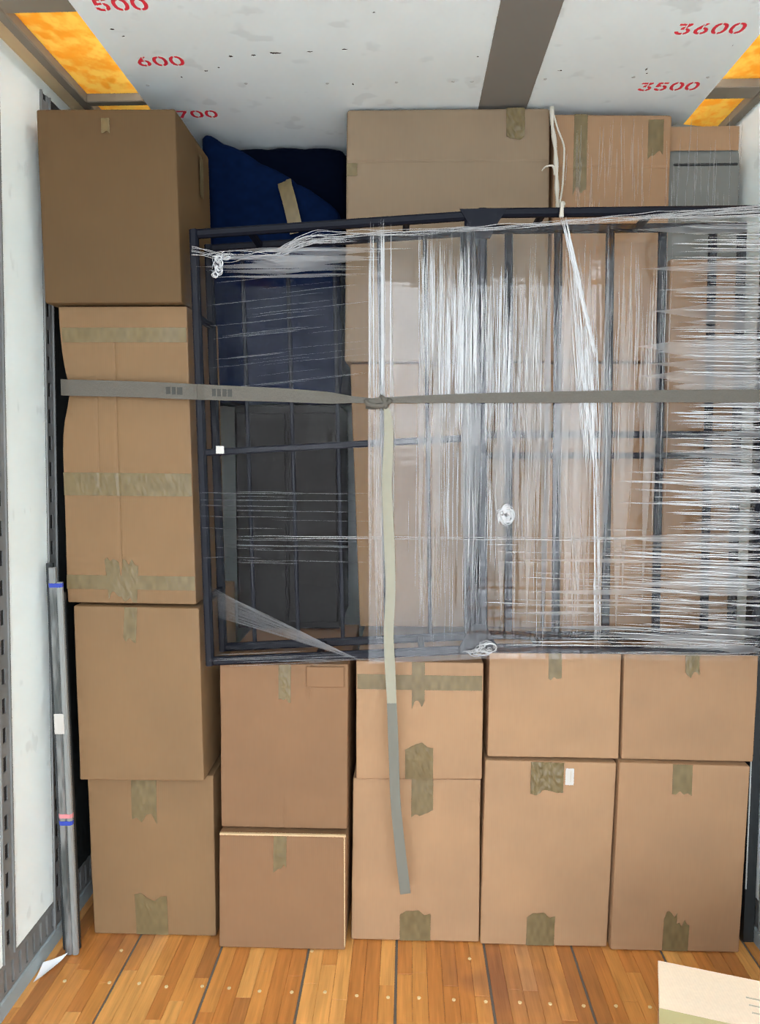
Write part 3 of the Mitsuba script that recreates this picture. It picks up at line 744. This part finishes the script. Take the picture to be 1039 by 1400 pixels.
for i in range(22):
    t = i / 21
    strand('h', (-0.66 + .02 * t, 1.30 - .1 * t), (-0.20 + .05 * t, 1.075 - .02 * t), .0012, .003, y=2.511)
hcluster(-0.70, 0.0, 1.03, 1.07, 16, .0011, lens=(.2, .6), slope=.05)
put(f'{film}__faint_glint_pleats', cat(strands['h']), 'film_faint', True, kind='stuff', label='faint level pleats on the left, coloured pale for their light streaks')
strands['h'] = kept
# gathered, rolled upper edge
edge = []
for i in range(7):
    o, k = rs.uniform(-.010, .006, 2), rs.uniform(0, 99)
    x = np.linspace(-0.698, 1.235, 110)
    z = ztop(x) + o[0] + (meshkit.fbm(np.stack([x * 7, x * 0 + k, x * 0], -1), 3, 4) - .5) * np.interp(x, [-.7, -.3, 0, 1.2], [.05, .05, .014, .02])
    y = 2.517 + 0.003 * np.sin(x * 40 + k)
    edge.append(tube(np.stack([x, y, z], 1), .0011 * (0.1 + 1.5 * meshkit.fbm(np.stack([x * 12, x * 0 + k, x * 0], -1), 2, 6)), 4))
for i in range(26):
    x = np.linspace(0.55 + rs.uniform(0, .45), 1.235, 30)
    z = ztop(x) - 0.010 + rs.uniform(-.035, .008) * np.linspace(0, 1, 30) + 0.003 * np.sin(x * 9 + i)
    edge.append(tube(np.stack([x, x * 0 + 2.514, z], 1), .0012 * rs.uniform(.4, 1.3) * np.linspace(.2, 1, 30), 4))
for i in range(16):
    x = np.linspace(-0.43 + rs.uniform(-.05, .03), -0.25 + rs.uniform(-.05, .1), 24)
    z = ztop(x) + rs.uniform(-.028, .004) + .006 * (meshkit.fbm(np.stack([x * 50, x * 0 + i, x * 0], -1), 2, 9) - .5)
    edge.append(tube(np.stack([x, x * 0 + 2.514, z], 1), .0011 * rs.uniform(.4, 1.3) * np.sin(np.linspace(.1, 3.05, 24)), 4))
def tangle(c, rx, rz, n, r, seed):
    """Crumpled film: short looping creases around a point."""
    q = np.random.RandomState(seed)
    out = []
    for _ in range(n):
        t = np.linspace(0, q.uniform(1.2, 3.0), 16)
        a0, f = q.uniform(0, 6.28), q.uniform(.5, 1.6)
        rad = q.uniform(.25, 1.0) + .25 * np.sin(t * 3 + a0)
        pts = np.stack([c[0] + rx * rad * np.cos(a0 + t * f), c[1] - .004 * np.abs(np.sin(t * 2 + a0)), c[2] + rz * rad * np.sin(a0 + t * f)], 1)
        out.append(tube(pts, r * q.uniform(.4, 1.4) * np.sin(np.linspace(.15, 3.0, 16)), 4))
    return out
put(f'{film}__rolled_edge', cat(edge), 'film_half', True, kind='stuff', label='loose gathered upper edge of the film')
put(f'{film}__upright_glint_pleats', cat(strands['v']), 'film_glint', True, kind='stuff', label='fine upright film pleats, coloured pale for their light streaks')
put(f'{film}__level_glint_pleats', cat(strands['h']), 'film_glint', True, kind='stuff', label='fine level film pleats, coloured pale for their light streaks')
put(f'{film}__crumpled_knot', cat(tangle((-0.615, 2.515, 2.35), .018, .032, 26, .0016, 1) + tangle((-0.59, 2.515, 2.375), .03, .012, 16, .0014, 2) + tangle((-0.625, 2.515, 2.32), .011, .015, 12, .0015, 3)), 'film_glint', True, kind='stuff', label='crumpled knot of white film')
put(f'{film}__torn_hole', cat(tangle((0.318, 2.514, 1.545), .026, .032, 44, .0019, 4)), 'film_glint', True, kind='stuff', label='puckered rim of a torn hole')
put(f'{film}__hinge_crumple', cat(tangle((0.262, 2.513, 1.10), .03, .022, 22, .0014, 5) + tangle((0.23, 2.513, 1.085), .04, .012, 16, .0011, 6)), 'film_glint', True, kind='stuff')

film2 = thing('stretch_film', 'clear stretch film over the upper right carton and the grey panel', 'plastic film')
u, v = np.meshgrid(np.linspace(0.53, 1.22, 220), np.linspace(2.53, 2.955, 60), indexing='ij')
yy = 2.8855 + 0.007 * (meshkit.fbm(np.stack([u * 55, v * 3, u * 0], -1), 3, 21) - .5)
put(f'{film2}__front_sheet', sheet(np.stack([u, yy, np.minimum(v, 2.955)], -1)), 'film_clear', True)
strands['v'] = []
for i in range(60):
    x = rs.choice([rs.uniform(.55, .72), rs.uniform(.72, .95), rs.uniform(.95, 1.2)])
    z = rs.uniform(2.54, 2.75)
    L = rs.uniform(.08, min(.3, 2.95 - z))
    strand('v', (x, z), (x + rs.uniform(-.01, .01), z + L), .0014 * rs.uniform(.4, 1.5), .004, y=2.877)
put(f'{film2}__upright_glint_pleats', cat(strands['v']), 'film_faint', True, kind='stuff')

# white rope from the ceiling down to the bed frame
rope = thing('white_rope', 'white twisted film rope hanging in front of the upper cartons', 'rope')
pth = resample([(0.512, 2.875, 2.975), (0.512, 2.865, 2.93), (0.525, 2.86, 2.82), (0.530, 2.85, 2.70), (0.528, 2.80, 2.60), (0.510, 2.64, 2.556), (0.496, 2.56, 2.542), (0.487, 2.520, 2.525), (0.485, 2.518, 2.49)], 40)
put(rope + '__strand', tube(pth, .0075 * (1 + .25 * np.sin(np.arange(40) * 1.3)), 8), 'twine_white', True)
pth2 = resample([(0.514, 2.868, 2.96), (0.530, 2.86, 2.90), (0.556, 2.858, 2.82), (0.553, 2.855, 2.72), (0.53, 2.80, 2.61)], 30)
put(rope + '__strand', tube(pth2, .0035, 6), 'twine_white', True)
put(rope + '__frayed_end', tube(resample([(0.525, 2.858, 2.735), (0.510, 2.85, 2.765), (0.492, 2.85, 2.762), (0.478, 2.86, 2.75)], 12), np.linspace(.006, .002, 12), 6), 'twine_white', True)

# ------------------------------------------------------------------ the cargo strap
st = thing('cargo_strap', 'olive webbing strap tied across the load, with a long end hanging from its knot', 'strap')
path = resample([(-1.245, 2.90, 1.975), (-1.185, 2.72, 1.972), (-1.176, 2.60, 1.968), (-1.150, 2.556, 1.963), (-1.10, 2.546, 1.961), (-0.95, 2.545, 1.957), (-0.72, 2.542, 1.947), (-0.66, 2.515, 1.943), (-0.4, 2.505, 1.932), (-0.20, 2.503, 1.919), (-0.105, 2.503, 1.912)], 60)
hw = np.interp(path[:, 0], [-1.25, -0.75, -0.4, -0.25, -0.18, -0.10], [.027, .026, .022, .019, .011, .008])
put(st + '__band', ribbon(path, np.stack([0 * hw, hw * .25 * (path[:, 0] > -.3), hw], 1)), 'webbing_olive', True)
rsx = np.random.RandomState(3)
mk = []
x = -0.80
while x < -0.575:
    w = rsx.uniform(.010, .018)
    zc = np.interp(x, path[:, 0], path[:, 2])
    yc = np.interp(x, path[:, 0], path[:, 1]) - .0022
    if not -0.735 < x + w / 2 < -0.645:
        put(st + '__woven_mark', bx(x, x + w, yc - .0006, yc + .0012, zc - .012, zc + .012), 'webbing_dark')
    x += w + rsx.uniform(.003, .007)
path = resample([(-0.085, 2.503, 1.915), (0.0, 2.505, 1.917), (0.2, 2.505, 1.921), (0.5, 2.505, 1.924), (0.9, 2.505, 1.926), (1.18, 2.508, 1.926), (1.247, 2.60, 1.925)], 50)
hw = np.interp(path[:, 0], [-.08, .03, .25, .6, 1.2], [.009, .012, .016, .019, .021])
put(st + '__band', ribbon(path, np.stack([0 * hw, 0 * hw, hw], 1)), 'webbing_olive', True)
kn = []
a = np.linspace(0, 2 * np.pi, 26)
kn.append(ribbon(np.stack([-0.098 + .036 * np.cos(a), 2.500 - .013 * np.sin(a), 1.905 + .010 * np.sin(a + .6)], 1), np.stack([0 * a, .003 + 0 * a, .009 + 0 * a], 1), .004))
kn.append(tube(resample([(-0.135, 2.503, 1.914), (-0.12, 2.49, 1.900), (-0.095, 2.486, 1.895), (-0.07, 2.49, 1.903), (-0.055, 2.503, 1.915)], 16), .0085, 8))
kn.append(tube(resample([(-0.085, 2.502, 1.925), (-0.075, 2.486, 1.915), (-0.07, 2.487, 1.897), (-0.075, 2.50, 1.888)], 12), .008, 8))
put(st + '__knot', cat(kn), 'webbing_olive', True)
def tail(pts):
    p = resample(pts, 60)
    tw = 0.25 * np.sin(p[:, 2] * 7)
    return p[:, :3], np.stack([p[:, 3] * np.cos(tw), p[:, 3] * np.sin(tw), 0 * tw], 1)
full = [(-0.072, 2.492, 1.900, .006), (-0.064, 2.488, 1.87, .012), (-0.060, 2.488, 1.80, .015), (-0.066, 2.490, 1.65, .0165), (-0.058, 2.49, 1.45, .0175), (-0.054, 2.49, 1.30, .016), (-0.060, 2.49, 1.15, .0165), (-0.056, 2.49, 1.05, .0175), (-0.050, 2.49, .93, .016),
        (-0.043, 2.495, .75, .0175), (-0.038, 2.50, .60, .017), (-0.022, 2.505, .42, .0175), (-0.002, 2.51, .243, .0185)]
p, w = tail(full)
i = int(np.argmin(np.abs(p[:, 2] - .93)))
put(st + '__tail', ribbon(p[:i + 1], w[:i + 1], .003), 'webbing_cream', True, label='pale upper part of the hanging strap end')
put(st + '__tail', ribbon(p[i:], w[i:], .003), 'webbing_grey', True, label='grey lower part of the hanging strap end')

# ------------------------------------------------------------------ small things
rb = thing('wrapped_rail_bundle', 'film-wrapped silver metal rails with blue tape, upright between left wall and stack', 'metal rails')
def lean(z, x, y):
    return (x - 0.016 * z, y + 0.015 * z, z)
for i, (x, y, w, d, zt) in enumerate(((-1.174, 2.505, .024, .02, 1.36), (-1.151, 2.505, .020, .02, 1.31), (-1.158, 2.535, .022, .02, 1.27), (-1.196, 2.535, .022, .025, 1.37))):
    put(rb + '__rail', bar(lean(0.003, x, y), lean(zt, x, y), w, d), ('foil_silver', 'steel_bright', 'dark_steel', 'dark_steel')[i], 20)
for z, mat, n in ((0.475, 'tape_blue', 'blue_tape'), (0.50, 'tape_red', 'red_tape'), (1.30, 'tape_blue', 'blue_tape')):
    put(rb + f'__{n}', bar(lean(z - .007, -1.164, 2.505), lean(z + .007, -1.164, 2.505), .0465, .0235), mat)
put(rb + '__paper_label', bar(lean(.79, -1.169, 2.4935), lean(.86, -1.169, 2.4935), .034, .002), 'sticker_white')

P = np.zeros((10, 6, 3))
u, v = np.meshgrid(np.linspace(0, 1, 10), np.linspace(0, 1, 6), indexing='ij')
A, B, C_, D = np.array([-1.228, 2.352]), np.array([-1.236, 2.44]), np.array([-1.165, 2.475]), np.array([-1.19, 2.41])
xy = (A * (1 - u[..., None]) + D * u[..., None]) * (1 - v[..., None]) + (B * (1 - u[..., None]) + C_ * u[..., None]) * v[..., None]
P[..., :2] = xy
P[..., 2] = 0.004 + 0.022 * (v - .3) ** 2 + .012 * u * u + .02 * np.clip((-1.195 - xy[..., 0]) / .01, 0, 1) ** 1 * 0
k = numbered('paper_scrap')
scene[k] = mikit.ply(sheet(P), 'paper_white', smooth=True)
labels[k] = {'label': 'torn white paper scrap on the floor at the foot of the left wall', 'category': 'paper scrap'}

# right: steel upright between the last column and the wall
k = thing('steel_upright', 'grey steel upright standing between the rightmost cartons and the right wall', 'steel post')
put(k + '__profile', cat([chamfer_box(1.205, 1.212, 2.66, 2.74, 0.0, 2.4, .001), chamfer_box(1.205, 1.242, 2.655, 2.662, .0, 2.4, .001), chamfer_box(1.236, 1.242, 2.66, 2.74, .0, 2.4, .001)]), 'dark_steel')
put(k + '__edge_strip', chamfer_box(1.203, 1.208, 2.650, 2.655, .20, 2.4, .001), 'steel_pale')

# the carton in the near right corner, turned a little
key = thing('cardboard_carton', 'pale-topped carton in the lower right corner, nearest the camera', 'box')
zt = 0.40
fx, fy, yaw = 0.672, 1.957, math.radians(-17)
def fg(x, y, z):
    c_, s_ = math.cos(yaw), math.sin(yaw)
    return np.array([fx + x * c_ - y * s_, fy + x * s_ + y * c_, z])
def placed(m):
    v = np.array(m.vertices)
    c_, s_ = math.cos(yaw), math.sin(yaw)
    m.vertices = np.stack([fx + v[:, 0] * c_ - v[:, 1] * s_, fy + v[:, 0] * s_ + v[:, 1] * c_, v[:, 2]], 1)
    return m
put(key + '__body', placed(chamfer_box(0, .50, -.42, 0, 0.003, zt, .006)), 'cardboard_warm', 30)
put(key + '__top_flap', placed(chamfer_box(-.004, .504, -.192, .003, zt, zt + .005, .002)), 'cardboard_pale', 30, label='pale top flap')
put(key + '__top_flap', placed(chamfer_box(-.004, .504, -.424, -.196, zt, zt + .005, .002)), 'cardboard_pale', 30)
put(key + '__tape_strip', placed(chamfer_box(-.004, .504, -.245, -.183, zt + .005, zt + .0056, .0002)), 'tape_pale')
for i in range(3):
    put(key + '__printed_line', placed(chamfer_box(.20 + i * .004, .42, -.077 - i * .026, -.072 - i * .026, zt + .005, zt + .0054, .0001)), 'ink_grey')
